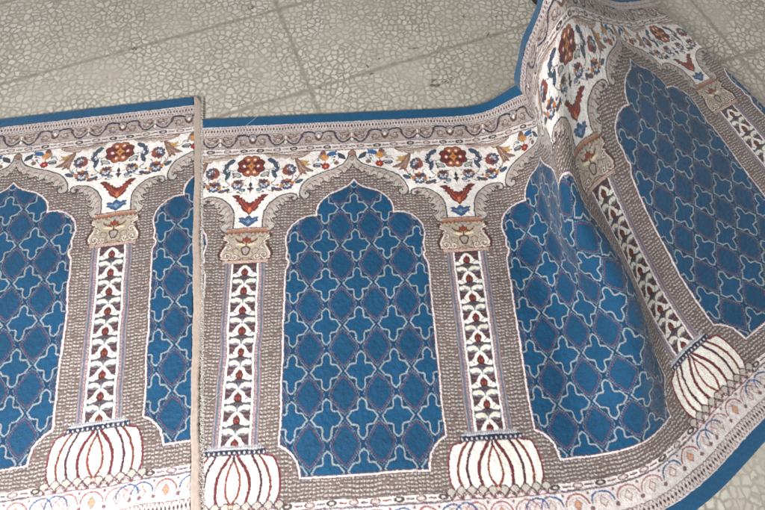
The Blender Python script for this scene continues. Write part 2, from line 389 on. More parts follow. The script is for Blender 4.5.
def draw_capital():
    ol = [(0.088, 0.336), (0.088, 0.350), (0.106, 0.362), (0.112, 0.372), (0.100, 0.384), (0.094, 0.400), (0.102, 0.420), (0.114, 0.440), (0.119, 0.460), (0.112, 0.480), (0.098, 0.492)]
    body = [(-0.01, 0.336)] + ol + [(-0.01, 0.492)]
    fill(body, (176, 165, 148)); stroke(cr(ol[2:], n=4), (84, 52, 48), 0.0125)
    stroke(cr([(x - 0.010, y + 0.002) for x, y in ol[3:-1]], n=4), (226, 218, 208), 0.0066)
    rect(-0.01, 0.092, 0.331, 0.343, (148, 112, 98)); rect(-0.01, 0.094, 0.343, 0.352, (168, 116, 90)); line_w = 0.003
    for k in range(12): ell(0.004 + k * 0.008, 0.337, 0.0026, 0.0026, (208, 190, 176))
    stroke([(-0.01, 0.3305), (0.092, 0.3305)], (80, 54, 52), 0.003); stroke([(-0.01, 0.353), (0.100, 0.353)], (90, 56, 50), 0.0035)
    for k in range(6):
        x = k * 0.018; fill([(x - 0.008, 0.354), (x + 0.008, 0.354), (x, 0.364)], (128, 88, 74))
    fill([(0, 0.372), (0.010, 0.386), (0.016, 0.380), (0.018, 0.394), (0.006, 0.402), (0, 0.404), (-0.01, 0.39)], (140, 62, 44), (84, 46, 40), 0.003)
    fill([(0.018, 0.394), (0.030, 0.396), (0.044, 0.386), (0.050, 0.376), (0.052, 0.384), (0.044, 0.397), (0.028, 0.406), (0.006, 0.412)], (110, 66, 50))
    fill(cr([(0.004, 0.414), (0.022, 0.408), (0.048, 0.408), (0.036, 0.417), (0.014, 0.420)], True, 3), (232, 214, 176))
    stroke([(0.0, 0.404), (0.0, 0.426)], (96, 60, 50), 0.006)
    fill(cr([(0, 0.424), (0.014, 0.428), (0.019, 0.436), (0.014, 0.452), (0.008, 0.463), (-0.005, 0.466)], False, 3).tolist() + [(-0.01, 0.425)], (168, 158, 150), (78, 52, 48), 0.0065)
    stroke([(0.0, 0.436), (0.0, 0.455)], (120, 108, 108), 0.004)
    for q in ([(0.106, 0.384), (0.086, 0.392), (0.080, 0.402), (0.094, 0.408)], [(0.088, 0.412), (0.074, 0.416), (0.070, 0.428), (0.084, 0.432)],
              [(0.110, 0.478), (0.084, 0.482), (0.072, 0.468), (0.080, 0.456), (0.092, 0.460), (0.088, 0.470)], [(0.070, 0.480), (0.052, 0.484), (0.040, 0.474), (0.046, 0.462), (0.058, 0.464), (0.054, 0.474)]):
        c = cr(q); stroke(c, (88, 56, 50), 0.0110); stroke(c, (226, 216, 202), 0.0054)
    for q, c_, w_ in (([(0.020, 0.372), (0.034, 0.368), (0.046, 0.360)], (110, 80, 68), 0.004), ([(0.058, 0.372), (0.074, 0.378), (0.080, 0.370)], (120, 92, 76), 0.004), ([(0.030, 0.440), (0.046, 0.430), (0.060, 0.436), (0.056, 0.448)], (120, 92, 76), 0.0042),
                    ([(0.026, 0.474), (0.034, 0.458), (0.028, 0.446)], (120, 92, 76), 0.004), ([(0.0, 0.476), (0.016, 0.480), (0.030, 0.484)], (110, 80, 70), 0.0042)): stroke(cr(q), c_, w_)
    ell(0.0, 0.362, 0.008, 0.006, (150, 158, 166), (90, 90, 100), 0.002)
    rect(-0.01, 0.104, 0.488, 0.503, (202, 184, 170))
    for k in range(14): ell(0.004 + k * 0.0082, 0.4955, 0.0028, 0.0030, (164, 116, 104))
    stroke([(-0.01, 0.487), (0.106, 0.487)], (110, 74, 64), 0.004); stroke([(-0.01, 0.5035), (0.106, 0.5035)], (100, 74, 70), 0.0035)

def draw_column():
    v0, v1 = 0.505, 1.256
    rect(-0.01, 0.052, v0, v1, (78, 56, 62))
    for a0, a1, c in ((0.052, 0.0625, (230, 226, 224)), (0.0625, 0.0745, (142, 120, 124)), (0.0745, 0.0825, (96, 108, 124)), (0.0825, 0.088, (150, 134, 134))):
        rect(a0, a1, v0, v1, c)
    stroke([(0.0512, v0), (0.0512, v1)], (84, 66, 70), 0.0028); stroke([(0.0628, v0), (0.0628, v1)], (96, 76, 78), 0.0022)
    sl = box(0.0645, 0.073, v0, v1); m = (np.floor(VV[sl] / 0.006) % 2 == 0) & (AA[sl] > 0.0655) & (AA[sl] < 0.0725)
    put(sl, m, (176, 150, 148))
    p = 0.0878; k = 0
    while True:
        c = 0.547 + k * p
        if c > 1.25: break
        W_ = (234, 230, 222)
        wh = [(-0.01, c - 0.034), (0.008, c - 0.033), (0.020, c - 0.024), (0.030, c - 0.008), (0.040, c + 0.002), (0.052, c + 0.006), (0.052, c + 0.021), (0.036, c + 0.021), (0.024, c + 0.018), (0.012, c + 0.013), (-0.01, c + 0.016)]
        fill(wh, W_)
        stroke([(0.0, c + 0.020), (0.014, c + 0.024), (0.030, c + 0.027), (0.050, c + 0.021)], (76, 84, 92), 0.0048)
        cl = cr([(0.002, c + 0.043), (0.012, c + 0.033), (0.030, c + 0.028), (0.050, c + 0.032), (0.052, c + 0.044), (0.040, c + 0.051), (0.026, c + 0.047), (0.014, c + 0.052), (0.002, c + 0.056)], True, 3)
        fill(cl, (230, 226, 216), (112, 118, 124), 0.003)
        ell(0.024, c + 0.039, 0.010, 0.0045, (232, 216, 176)); stroke([(0.0, c + 0.032), (0.0, c + 0.048)], (104, 118, 122), 0.005)
        stroke([(0.010, c + 0.052), (0.030, c + 0.054), (0.048, c + 0.050)], (118, 124, 130), 0.005)
        ell(0.0, c - 0.001, 0.0125, 0.0145, (96, 42, 40), (58, 34, 38), 0.0032); fill([(-0.01, c - 0.018), (0.0, c - 0.026), (0.006, c - 0.014)], (116, 56, 48))
        ell(0.006, c + 0.002, 0.003, 0.006, (146, 78, 62))
        for s_ in (0.026,): stroke([(s_, c + 0.012), (s_ + 0.010, c + 0.003), (0.047, c - 0.002)], (112, 94, 98), 0.003)
        stroke([(0.047, c - 0.022), (0.034, c - 0.018), (0.026, c - 0.022)], (130, 110, 110), 0.003)
        k += 1

def draw_dome():
    rect(-0.01, 0.105, 1.254, 1.268, (176, 176, 178))
    for k in range(14):
        ell(0.004 + k * 0.0078, 1.259, 0.0024, 0.0030, (110, 116, 130)); ell(0.008 + k * 0.0078, 1.265, 0.0022, 0.0024, (216, 214, 212))
    rect(-0.01, 0.124, 1.268, 1.289, (38, 44, 66))
    for k in range(7): ell(0.0 + k * 0.0192, 1.279, 0.0040, 0.0052, (200, 198, 198), None)
    for k in range(6): ell(0.0096 + k * 0.0192, 1.286, 0.0022, 0.0022, (150, 130, 120))
    D = cr([(0.118, 1.289), (0.144, 1.294), (0.160, 1.306), (0.171, 1.334), (0.177, 1.366), (0.178, 1.400), (0.174, 1.432), (0.163, 1.456), (0.158, 1.470)], n=4)
    fill([(-0.01, 1.289)] + D.tolist() + [(-0.01, 1.470)], (236, 231, 220), h=0.9)
    stroke(D, (112, 50, 58), 0.008)
    for p, c, w in (([(0.0, 1.303), (0.010, 1.325), (0.021, 1.352), (0.0265, 1.39), (0.020, 1.425), (0.0, 1.455)], (124, 58, 48), 0.0088),
                    ([(0.014, 1.291), (0.034, 1.320), (0.052, 1.350), (0.062, 1.390), (0.060, 1.425), (0.052, 1.458)], (102, 42, 50), 0.0125),
                    ([(0.070, 1.291), (0.090, 1.325), (0.103, 1.360), (0.107, 1.395), (0.103, 1.430), (0.094, 1.458)], (80, 42, 56), 0.0105),
                    ([(0.098, 1.291), (0.120, 1.320), (0.135, 1.355), (0.1425, 1.39), (0.140, 1.425), (0.130, 1.458)], (116, 58, 50), 0.0100)):
        stroke(cr(p, n=5), c, w)
    ell(0, 1.300, 0.005, 0.012, (70, 50, 60))

def draw_chain(vc, hw, white):
    rect(-0.01, 0.52, vc - hw, vc + hw, white)
    stroke([(-0.05, vc - hw), (0.55, vc - hw)], (112, 92, 92), 0.0038); stroke([(-0.05, vc + hw), (0.55, vc + hw)], (112, 92, 92), 0.0038)
    for k in range(6):
        c = 1 / 24 + k / 12
        dark = k % 2 == 0
        ell(c, vc, 0.0145, 0.0074, (78, 72, 68) if dark else (178, 160, 158), (70, 54, 58) if dark else (112, 84, 86), 0.003)
        ell(c, vc, 0.009, 0.004, (206, 196, 186))
    for k in range(7):
        c = k / 12
        stroke([(c - 0.013, vc), (c + 0.013, vc)], (128, 84, 80) if k % 2 else (84, 74, 78), 0.0062)
        if k in (0, 6): ell(c, vc, 0.006, 0.006, (90, 68, 68)); ell(c, vc, 0.0025, 0.0025, (220, 210, 200))

def zigzag(v0, v1):
    sl = box(0, 0.5, v0, v1); X = AA[sl]; Y = VV[sl]; ins = (Y > v0) & (Y < v1)
    put(sl, ins, (178, 164, 160))
    p = 1 / 33.0; y = (Y - v0) / (v1 - v0)
    t = np.abs(((X / p) % 1) - 0.5) * 2            # 1 at the knots of the trellis, 0 between
    d1_ = np.minimum(np.abs(y - t), np.abs(y - (1 - t)))
    put(sl, ins, (112, 86, 86))
    put(sl, ins & (d1_ < 0.30), (150, 130, 128))
    put(sl, ins & (d1_ < 0.17), (206, 196, 192))
    core = (np.abs(y - 0.5) * 1.2 + np.abs(t - 0.0) * 0.9 < 0.26) | (np.abs(y - 0.5) * 1.2 + np.abs(t - 1.0) * 0.9 < 0.26)
    put(sl, ins & core, (66, 48, 56))
    put(sl, ins & ((y < 0.05) | (y > 0.95)), (180, 168, 166))

def draw_borders():
    # upper border
    rect(-0.01, 0.52, V0, -0.239, BAND)
    rect(-0.01, 0.52, -0.2405, -0.2345, (212, 204, 202))
    zigzag(-0.2345, -0.1915)
    stroke([(-0.05, -0.190), (0.55, -0.190)], (204, 196, 192), 0.0045); stroke([(-0.05, -0.1865), (0.55, -0.1865)], (110, 92, 92), 0.003)
    rect(-0.01, 0.52, -0.185, -0.106, (176, 164, 158))
    N = (44, 46, 68)
    for c0, sg in ((0.1667, -1), (0.1667, 1), (0.5, -1)):
        f = lambda pts: [(c0 + sg * x, y) for x, y in pts]
        stroke(cr(f([(0.006, -0.140), (0.018, -0.128), (0.036, -0.116), (0.054, -0.117), (0.068, -0.130), (0.078, -0.148), (0.083, -0.166), (0.092, -0.178), (0.112, -0.181), (0.132, -0.179), (0.148, -0.170)])), N, 0.0085)
        for cx, cy in ((0.040, -0.148), (0.118, -0.146)):
            th = np.linspace(0, 4.6 * math.pi / 2, 22)
            stroke(f([(cx + (0.020 - 0.0022 * q) * math.cos(q), cy + (0.020 - 0.0022 * q) * math.sin(q)) for q in th]), (112, 82, 80), 0.0048)
            x_, y_ = f([(cx, cy)])[0]; ell(x_, y_, 0.005, 0.005, (206, 198, 190), (128, 100, 96), 0.002)
        for cx, cy, r_ in ((0.062, -0.140, 0.010), (0.098, -0.162, 0.009), (0.140, -0.128, 0.010), (0.022, -0.166, 0.008)):
            stroke(f([(cx + r_ * math.cos(q), cy + r_ * math.sin(q)) for q in np.linspace(0.5, 5.2, 10)]), (128, 100, 96), 0.0036)
        stroke(cr(f([(0.100, -0.140), (0.108, -0.122), (0.125, -0.124)])), (78, 62, 70), 0.0042); stroke(cr(f([(0.036, -0.170), (0.052, -0.160), (0.060, -0.168)])), (78, 62, 70), 0.0042)
        stroke(cr(f([(0.02, -0.178), (0.05, -0.172), (0.07, -0.178)])), (120, 86, 78), 0.004)
        stroke(cr(f([(0.095, -0.116), (0.12, -0.120), (0.145, -0.114)])), (140, 110, 104), 0.0035)
        fill(f([(0.008, -0.170), (0.022, -0.160), (0.030, -0.140), (0.014, -0.148)]), (104, 72, 68))
        fill(f([(0.074, -0.174), (0.090, -0.160), (0.086, -0.140), (0.078, -0.158)]), (92, 70, 82))
    for c0 in (0.1667, 0.5):
        fill([(c0 - 0.012, -0.128), (c0, -0.145), (c0 + 0.012, -0.128), (c0, -0.114)], (220, 214, 208), (96, 76, 78), 0.003)
        ell(c0, -0.158, 0.006, 0.012, (222, 214, 206), (110, 80, 76), 0.002)
    for c0 in (0.0, 0.3333):
        fill([(c0 - 0.022, -0.164), (c0 - 0.014, -0.134), (c0, -0.126), (c0 + 0.014, -0.134), (c0 + 0.022, -0.164), (c0 + 0.010, -0.148), (c0, -0.142), (c0 - 0.010, -0.148)], (110, 74, 56), (74, 50, 48), 0.002)
        ell(c0, -0.154, 0.008, 0.011, (230, 222, 216), (92, 84, 100), 0.0025); ell(c0, -0.172, 0.006, 0.005, (120, 130, 150))
        stroke([(c0 - 0.022, -0.176), (c0, -0.184), (c0 + 0.022, -0.176)], N, 0.004)
    draw_chain(-0.088, 0.0175, (214, 206, 202))
    # lower border
    draw_chain(1.4715, 0.0135, (222, 216, 212))
    rect(-0.01, 0.52, 1.486, 1.575, (214, 207, 204)); stroke([(-0.05, 1.4885), (0.55, 1.4885)], (96, 86, 100), 0.0042)
    for c, col in ((0.0, (150, 84, 84)), (0.0909, (160, 110, 108)), (0.1818, (60, 86, 130)), (0.2727, (150, 84, 84)), (0.3636, (60, 86, 130)), (0.4545, (160, 110, 108)), (0.128, (60, 86, 130))):
        th = np.linspace(-math.pi, 0, 14)
        stroke([(c + 0.040 * math.cos(q), 1.535 + 0.036 * math.sin(q)) for q in th], col, 0.0058)
        stroke([(c + 0.030 * math.cos(q), 1.537 + 0.025 * math.sin(q)) for q in th], (176, 150, 150), 0.003)
        fill([(c - 0.014, 1.535), (c, 1.515), (c + 0.014, 1.535), (c, 1.555)], (196, 150, 120) if col[2] < 100 else (206, 196, 190), (150, 108, 104), 0.003)
        ell(c + 0.045, 1.553, 0.008, 0.008, (120, 90, 96)); ell(c + 0.045, 1.500, 0.005, 0.005, (130, 90, 96))
    zigzag(1.5775, 1.6205)
    rect(-0.01, 0.52, 1.6205, 1.6265, (212, 204, 202)); rect(-0.01, 0.52, 1.6265, 1.70, BAND)
    # scallops and points under the dome
    for k in range(5):
        c = k * 0.0395
        if c < 0.165:
            fill([(c - 0.0195, 1.488), (c, 1.470), (c + 0.0195, 1.488)], (222, 208, 206), (128, 84, 88), 0.0035)
    for k in range(5):
        c = 0.01975 + k * 0.0395
        if c < 0.185:
            fill(cr([(c - 0.0180, 1.462), (c - 0.010, 1.450), (c, 1.446), (c + 0.010, 1.450), (c + 0.0180, 1.462), (c + 0.006, 1.473), (c, 1.484), (c - 0.006, 1.473)], True, 3), (186, 178, 168), (84, 64, 70), 0.0045)
    ell(0.0, 1.458, 0.008, 0.007, (190, 170, 150), (100, 70, 70), 0.002)

draw_ground()
draw_niche()
draw_spandrel()
draw_capital()
draw_column()
draw_dome()
draw_borders()

# bring down to one value per knot
TILE = lin(IMG).reshape(nvv // SS, SS, na // SS, SS, 3).mean(axis=(1, 3))
RELIEF = HGT.reshape(nvv // SS, SS, na // SS, SS).mean(axis=(1, 3))
NA, NV = TILE.shape[1], TILE.shape[0]

# ------------------------------------------------------------------ how our carpet lies: flat, then lifted at the right
GRID = np.array([1043,-301,1,1041,-201,1,1040,-100,1,1039,0,1,1039,100,0,1039,200,0,1039,300,0,1040,400,0,1040,500,0,1040,599,0,1040,699,0,1040,799,0,1039,899,0,1038,
  999,0,1038,1100,0,1038,1200,0,1040,1301,0,1042,1401,0,1044,1501,0,1047,1601,0,1124,-299,-5,1121,-200,-5,1119,-100,-2,1118,0,0,1118,100,1,1118,200,1,1119,300,
  1,1120,399,1,1120,499,0,1121,598,0,1120,698,0,1120,798,0,1119,898,0,1117,999,0,1117,1099,0,1117,1199,0,1119,1300,0,1122,1400,0,1126,1500,0,1130,1599,0,
  1199,-291,-41,1195,-194,-35,1195,-95,-26,1196,3,-15,1197,101,-7,1197,200,-2,1198,298,0,1200,397,1,1201,496,0,1201,594,-2,1200,694,-1,1200,795,0,1198,896,0,1195,
  996,1,1194,1096,0,1195,1197,0,1198,1298,0,1203,1398,0,1211,1497,0,1218,1596,0,1251,-282,-105,1254,-185,-90,1259,-87,-73,1263,11,-57,1266,107,-44,1269,203,-35,1273,298,
  -26,1276,394,-15,1278,493,-5,1281,595,1,1279,695,1,1280,794,0,1276,894,1,1273,994,3,1272,1094,3,1272,1194,2,1276,1294,1,1284,1394,0,1295,1493,0,1306,1591,0,
  1285,-267,-178,1296,-168,-155,1306,-68,-135,1308,29,-120,1306,123,-110,1309,213,-104,1316,305,-93,1323,401,-75,1334,496,-56,1344,593,-35,1352,693,-18,1355,792,-8,1354,892,-4,1351,
  991,-1,1349,1091,0,1349,1190,1,1354,1289,0,1365,1388,-1,1379,1485,-1,1395,1582,0,1306,-231,-243,1329,-134,-218,1342,-34,-198,1335,63,-189,1315,153,-185,1314,243,-179,1327,331,
  -168,1342,419,-151,1357,510,-130,1371,604,-107,1384,699,-88,1396,794,-74,1405,893,-62,1410,992,-53,1413,1089,-44,1418,1186,-33,1428,1282,-22,1444,1378,-12,1463,1473,-4,1484,1568,1,
  1245,-194,-266,1290,-100,-272,1324,1,-268,1330,97,-265,1307,186,-260,1301,285,-247,1307,380,-230,1322,471,-212,1344,556,-196,1371,639,-180,1396,725,-164,1416,814,-149,1430,905,-137,1442,
  999,-125,1456,1092,-109,1475,1183,-85,1497,1272,-55,1521,1361,-27,1546,1453,-8,1572,1546,2,1225,-191,-336,1253,-95,-340,1280,3,-342,1295,104,-342,1302,211,-335,1309,322,-316,1310,427,
  -294,1307,520,-278,1319,602,-265,1357,673,-256,1397,748,-243,1430,828,-229,1458,914,-213,1485,1001,-192,1515,1087,-163,1543,1170,-121,1570,1251,-73,1596,1334,-32,1625,1424,-8,1657,1515,3,
  1227,-205,-409,1233,-105,-415,1247,-5,-418,1260,99,-417,1271,208,-409,1284,324,-391,1288,433,-370,1290,526,-361,1322,605,-351,1374,672,-337,1426,742,-319,1475,818,-294,1518,896,-261,1555,
  975,-219,1586,1054,-169,1611,1132,-114,1636,1211,-62,1665,1296,-23,1700,1385,-3,1738,1476,3,1213,-225,-483,1218,-125,-491,1227,-25,-496,1229,77,-494,1231,182,-481,1243,289,-464,1271,387,
  -448,1316,470,-424,1369,541,-386,1425,611,-352,1480,685,-320,1530,762,-282,1571,842,-238,1605,922,-188,1633,1001,-134,1660,1081,-80,1692,1164,-36,1730,1252,-8,1771,1342,1,1814,1431,2,
  1238,-247,-556,1233,-148,-569,1219,-50,-576,1214,50,-576,1234,149,-559,1277,237,-521,1315,314,-464,1346,388,-402,1391,465,-351,1449,544,-313,1506,623,-276,1556,704,-235,1598,785,-189,1634,
  866,-139,1669,947,-89,1707,1030,-44,1749,1116,-13,1794,1205,0,1839,1295,2,1885,1384,1,1248,-274,-633,1242,-176,-648,1245,-77,-653,1267,13,-622,1288,90,-557,1317,164,-496,1345,239,
  -433,1377,315,-370,1424,398,-317,1481,482,-274,1534,565,-232,1583,648,-188,1629,730,-142,1672,812,-96,1717,895,-55,1763,981,-23,1811,1069,-5,1859,1159,1,1906,1248,1,1954,1336,0,
  1228,-308,-708,1267,-220,-711,1298,-134,-679,1310,-58,-607,1331,19,-537,1355,91,-471,1396,178,-411,1441,264,-357,1487,349,-305,1536,431,-255,1585,513,-206,1633,595,-159,1681,678,-115,1729,
  762,-75,1777,847,-43,1827,935,-19,1876,1024,-5,1924,1113,0,1972,1202,1,2022,1289,0,1283,-362,-692,1322,-276,-678,1345,-198,-650,1371,-110,-584,1399,-26,-517,1429,56,-455,1467,140,
  -398,1510,224,-346,1556,307,-295,1603,389,-246,1651,470,-198,1699,553,-153,1746,636,-111,1795,720,-74,1844,806,-44,1893,893,-21,1942,981,-7,1991,1070,-1,2040,1159,1,2089,1246,0,
  1343,-409,-662,1378,-322,-635,1407,-236,-601,1436,-150,-550,1467,-65,-493,1501,19,-436,1539,102,-383,1580,184,-333,1625,266,-284,1671,348,-236,1718,429,-190,1766,512,-147,1814,595,-107,1862,
  679,-73,1911,765,-44,1960,852,-23,2009,940,-9,2058,1028,-2,2107,1116,0,2157,1203,0,1402,-450,-620,1436,-362,-587,1468,-274,-552,1500,-188,-510,1535,-103,-463,1571,-19,-414,1610,64,
  -365,1651,146,-317,1695,227,-271,1740,309,-225,1787,390,-181,1834,472,-140,1882,555,-103,1930,639,-71,1979,725,-44,2028,812,-23,2077,899,-9,2126,987,-2,2175,1075,0,2225,1162,1,
  1459,-489,-572,1493,-401,-539,1528,-313,-505,1564,-227,-469,1601,-142,-430,1639,-58,-387,1679,25,-344,1721,107,-299,1765,189,-255,1810,270,-212,1856,351,-171,1903,433,-133,1951,516,-98,1999,
  601,-67,2048,686,-42,2097,773,-23,2146,860,-10,2195,948,-3,2244,1035,0,2293,1123,1,1514,-528,-521,1550,-440,-490,1587,-353,-459,1626,-267,-428,1666,-181,-394,1706,-97,-358,1748,-14,
  -319,1790,68,-279,1834,150,-238,1879,231,-198,1926,313,-160,1973,395,-124,2021,478,-91,2069,562,-63,2118,648,-40,2167,734,-21,2216,821,-9,2264,909,-2,2313,996,0,2362,1084,0,
  1567,-567,-469,1606,-480,-442,1646,-393,-414,1687,-307,-387,1729,-221,-357,1772,-137,-326,1815,-54,-292,1859,29,-256,1904,111,-219,1949,193,-183,1996,275,-147,2043,357,-114,2091,440,-84,2139,
  525,-58,2188,610,-36,2237,696,-19,2286,783,-8,2334,871,-2,2383,958,0,2431,1046,0,1621,-607,-417,1663,-520,-394,1705,-433,-370,1748,-347,-346,1792,-262,-320,1837,-177,-293,1882,-94,
  -264,1927,-10,-232,1973,72,-200,2019,154,-166,2066,237,-134,2114,319,-104,2162,403,-76,2210,487,-52,2259,573,-32,2307,659,-17,2356,746,-7,2405,833,-2,2453,921,0,2501,1009,0,
  1677,-646,-367,1720,-559,-347,1765,-473,-327,1810,-387,-306,1856,-302,-284,1902,-218,-261,1948,-134,-235,1995,-50,-208,2042,33,-179,2089,116,-149,2136,198,-120,2184,281,-93,2232,365,-68,2281,
  450,-46,2330,535,-28,2378,622,-15,2427,708,-6,2475,796,-1,2523,884,0,2571,972,0,1734,-686,-320,1779,-599,-303,1825,-513,-286,1872,-427,-268,1920,-342,-249,1967,-258,-229,2015,-173,
  -207,2063,-90,-184,2111,-6,-158,2159,77,-132,2207,160,-106,2255,243,-82,2303,328,-59,2352,412,-40,2401,498,-24,2449,584,-12,2498,671,-5,2546,759,-1,2594,847,0,2641,935,0,
  1793,-725,-276,1840,-639,-261,1888,-553,-247,1936,-467,-232,1984,-382,-216,2033,-297,-199,2082,-213,-180,2131,-129,-160,2180,-46,-138,2228,38,-116,2277,122,-93,2326,205,-71,2375,290,-52,2423,
  375,-34,2472,461,-21,2521,547,-10,2569,634,-4,2617,722,-1,2664,810,0,2711,898,0,1855,-764,-235,1903,-678,-223,1951,-592,-211,2001,-507,-199,2050,-422,-186,2100,-337,-171,2150,-253,
  -156,2199,-169,-138,2249,-85,-120,2298,-1,-100,2348,83,-80,2397,167,-61,2446,252,-44,2495,338,-29,2544,424,-17,2592,510,-8,2640,597,-3,2688,685,0,2735,773,0,2782,862,0,
  1919,-803,-199,1968,-717,-189,2017,-632,-180,2067,-546,-169,2117,-461,-158,2167,-377,-146,2218,-292,-133,2268,-208,-118,2319,-124,-102,2369,-40,-86,2419,45,-69,2468,129,-52,2518,214,-38,2567,
  300,-25,2615,386,-15,2664,473,-7,2712,560,-2,2759,648,0,2806,736,0,2853,825,0,1985,-843,-166,2034,-756,-159,2084,-671,-151,2134,-585,-143,2185,-500,-134,2236,-416,-124,2287,-331,
  -113,2338,-247,-100,2389,-163,-87,2439,-78,-73,2490,6,-58,2540,91,-44,2589,176,-32,2638,262,-21,2687,349,-12,2735,436,-6,2783,523,-2,2830,611,0,2877,700,0,2924,788,0,
  2052,-881,-138,2102,-795,-132,2152,-710,-126,2202,-624,-120,2254,-540,-112,2305,-455,-104,2356,-371,-95,2408,-286,-84,2459,-202,-73,2510,-117,-61,2561,-32,-49,2611,53,-37,2661,139,-27,2710,
  225,-18,2759,311,-10,2807,399,-5,2855,486,-2,2902,574,0,2948,663,0,2995,752,0,2120,-920,-112,2170,-834,-108,2220,-748,-104,2271,-663,-98,2323,-579,-93,2374,-494,-86,2426,-410,
  -78,2478,-325,-70,2530,-241,-61,2581,-156,-51,2632,-71,-41,2683,15,-31,2733,101,-22,2782,187,-15,2831,274,-9,2879,361,-4,2927,449,-1,2973,538,0,3020,626,0,3066,715,0,
  2189,-958,-88,2239,-872,-86,2290,-787,-82,2341,-702,-79,2392,-618,-74,2444,-534,-69,2496,-449,-63,2548,-365,-56,2600,-280,-49,2652,-195,-41,2703,-110,-33,2754,-24,-25,2805,62,-18,2854,
  149,-12,2903,237,-7,2951,324,-3,2998,412,-1,3045,501,0,3091,590,0,3137,678,0], float).reshape(29, 20, 3) / 1000
GU0, GDU, GV0, GDV = 1.04, 0.08, -0.30, 0.10
# pad: flat rows on the left, linear continuation below and above
lu = np.arange(-6, 0)
pad = np.zeros((6, 20, 3)); pad[:, :, 0] = (GU0 + lu * GDU)[:, None]; pad[:, :, 1] = (GV0 + np.arange(20) * GDV)[None, :]
CTRL = np.concatenate([pad, GRID, 2 * GRID[-1:] - GRID[-2:-1], 3 * GRID[-1:] - 2 * GRID[-2:-1]], 0)
CTRL = np.concatenate([3 * CTRL[:, :1] - 2 * CTRL[:, 1:2], 2 * CTRL[:, :1] - CTRL[:, 1:2], CTRL, 2 * CTRL[:, -1:] - CTRL[:, -2:-1], 3 * CTRL[:, -1:] - 2 * CTRL[:, -2:-1], 4 * CTRL[:, -1:] - 3 * CTRL[:, -2:-1]], 1)
CTRL[:, :, 2] = np.minimum(CTRL[:, :, 2], 0)
CU0, CV0 = GU0 - 6 * GDU, GV0 - 2 * GDV

def bsp(t): return np.stack([(1 - t) ** 3, 3 * t ** 3 - 6 * t ** 2 + 4, -3 * t ** 3 + 3 * t ** 2 + 3 * t + 1, t ** 3], -1) / 6

def lay(u, v):
    """carpet coordinates -> position (u, v, height) of the lying carpet"""
    fu = np.clip((u - CU0) / GDU, 1.0, CTRL.shape[0] - 2.001); fv = np.clip((v - CV0) / GDV, 1.0, CTRL.shape[1] - 2.001)
    iu = fu.astype(int); iv = fv.astype(int); bu = bsp(fu - iu); bv = bsp(fv - iv)
    out = np.zeros(u.shape + (3,))
    for i in range(4):
        for j in range(4):
            out += (bu[..., i] * bv[..., j])[..., None] * CTRL[iu + i - 1, iv + j - 1]
    flat = u < CU0 + 2 * GDU
    out[..., 0] = np.where(flat, u, out[..., 0]); out[..., 1] = np.where(flat, v, out[..., 1]); out[..., 2] = np.where(flat, 0, -out[..., 2])
    return out

def flat_lay(org, ang):
    c, s = math.cos(ang), math.sin(ang)
    def f(u, v):
        out = np.zeros(u.shape + (3,)); out[..., 0] = org[0] + u * c + v * s; out[..., 1] = org[1] - u * s + v * c
        return out
    return f

THICK = 0.0125          # in carpet units, about 7.5 mm

def smooth_noise(shape, step, seed):
    r = np.random.default_rng(seed); g = r.normal(size=(shape[0] // step + 3, shape[1] // step + 3))
    y = np.arange(shape[0]) / step; x = np.arange(shape[1]) / step
    a = y.astype(int); b = x.astype(int); ty = (y - a)[:, None]; tx = (x - b)[None, :]
    ty = ty * ty * (3 - 2 * ty); tx = tx * tx * (3 - 2 * tx)
    return (g[a][:, b] * (1 - ty) + g[a + 1][:, b] * ty) * (1 - tx) + (g[a][:, b + 1] * (1 - ty) + g[a + 1][:, b + 1] * ty) * tx

def normals(P):
    du = np.gradient(P, axis=1); dv = np.gradient(P, axis=0)
    n = np.cross(du, dv); n[..., :] *= 1.0
    n /= np.linalg.norm(n, axis=-1, keepdims=True) + 1e-12
    n *= np.sign(n[..., 2:3].mean())      # towards the pile side
    return n

def to_world(P):
    Q = P.copy(); Q[..., 0] *= S; Q[..., 1] *= -S; Q[..., 2] *= S
    return Q

def grid_faces(nr, nc, keep=None, flip=False):
    i = np.arange(nr * nc).reshape(nr, nc)
    q = np.stack([i[:-1, :-1], i[1:, :-1], i[1:, 1:], i[:-1, 1:]], -1).reshape(-1, 4)
    if flip: q = q[:, ::-1]
    if keep is not None: q = q[keep.ravel()]
    return q

def compact(verts, quads, cols=None):
    used = np.zeros(len(verts), bool); used[quads.ravel()] = True
    idx = np.cumsum(used) - 1
    return verts[used], idx[quads], (cols[used] if cols is not None else None)

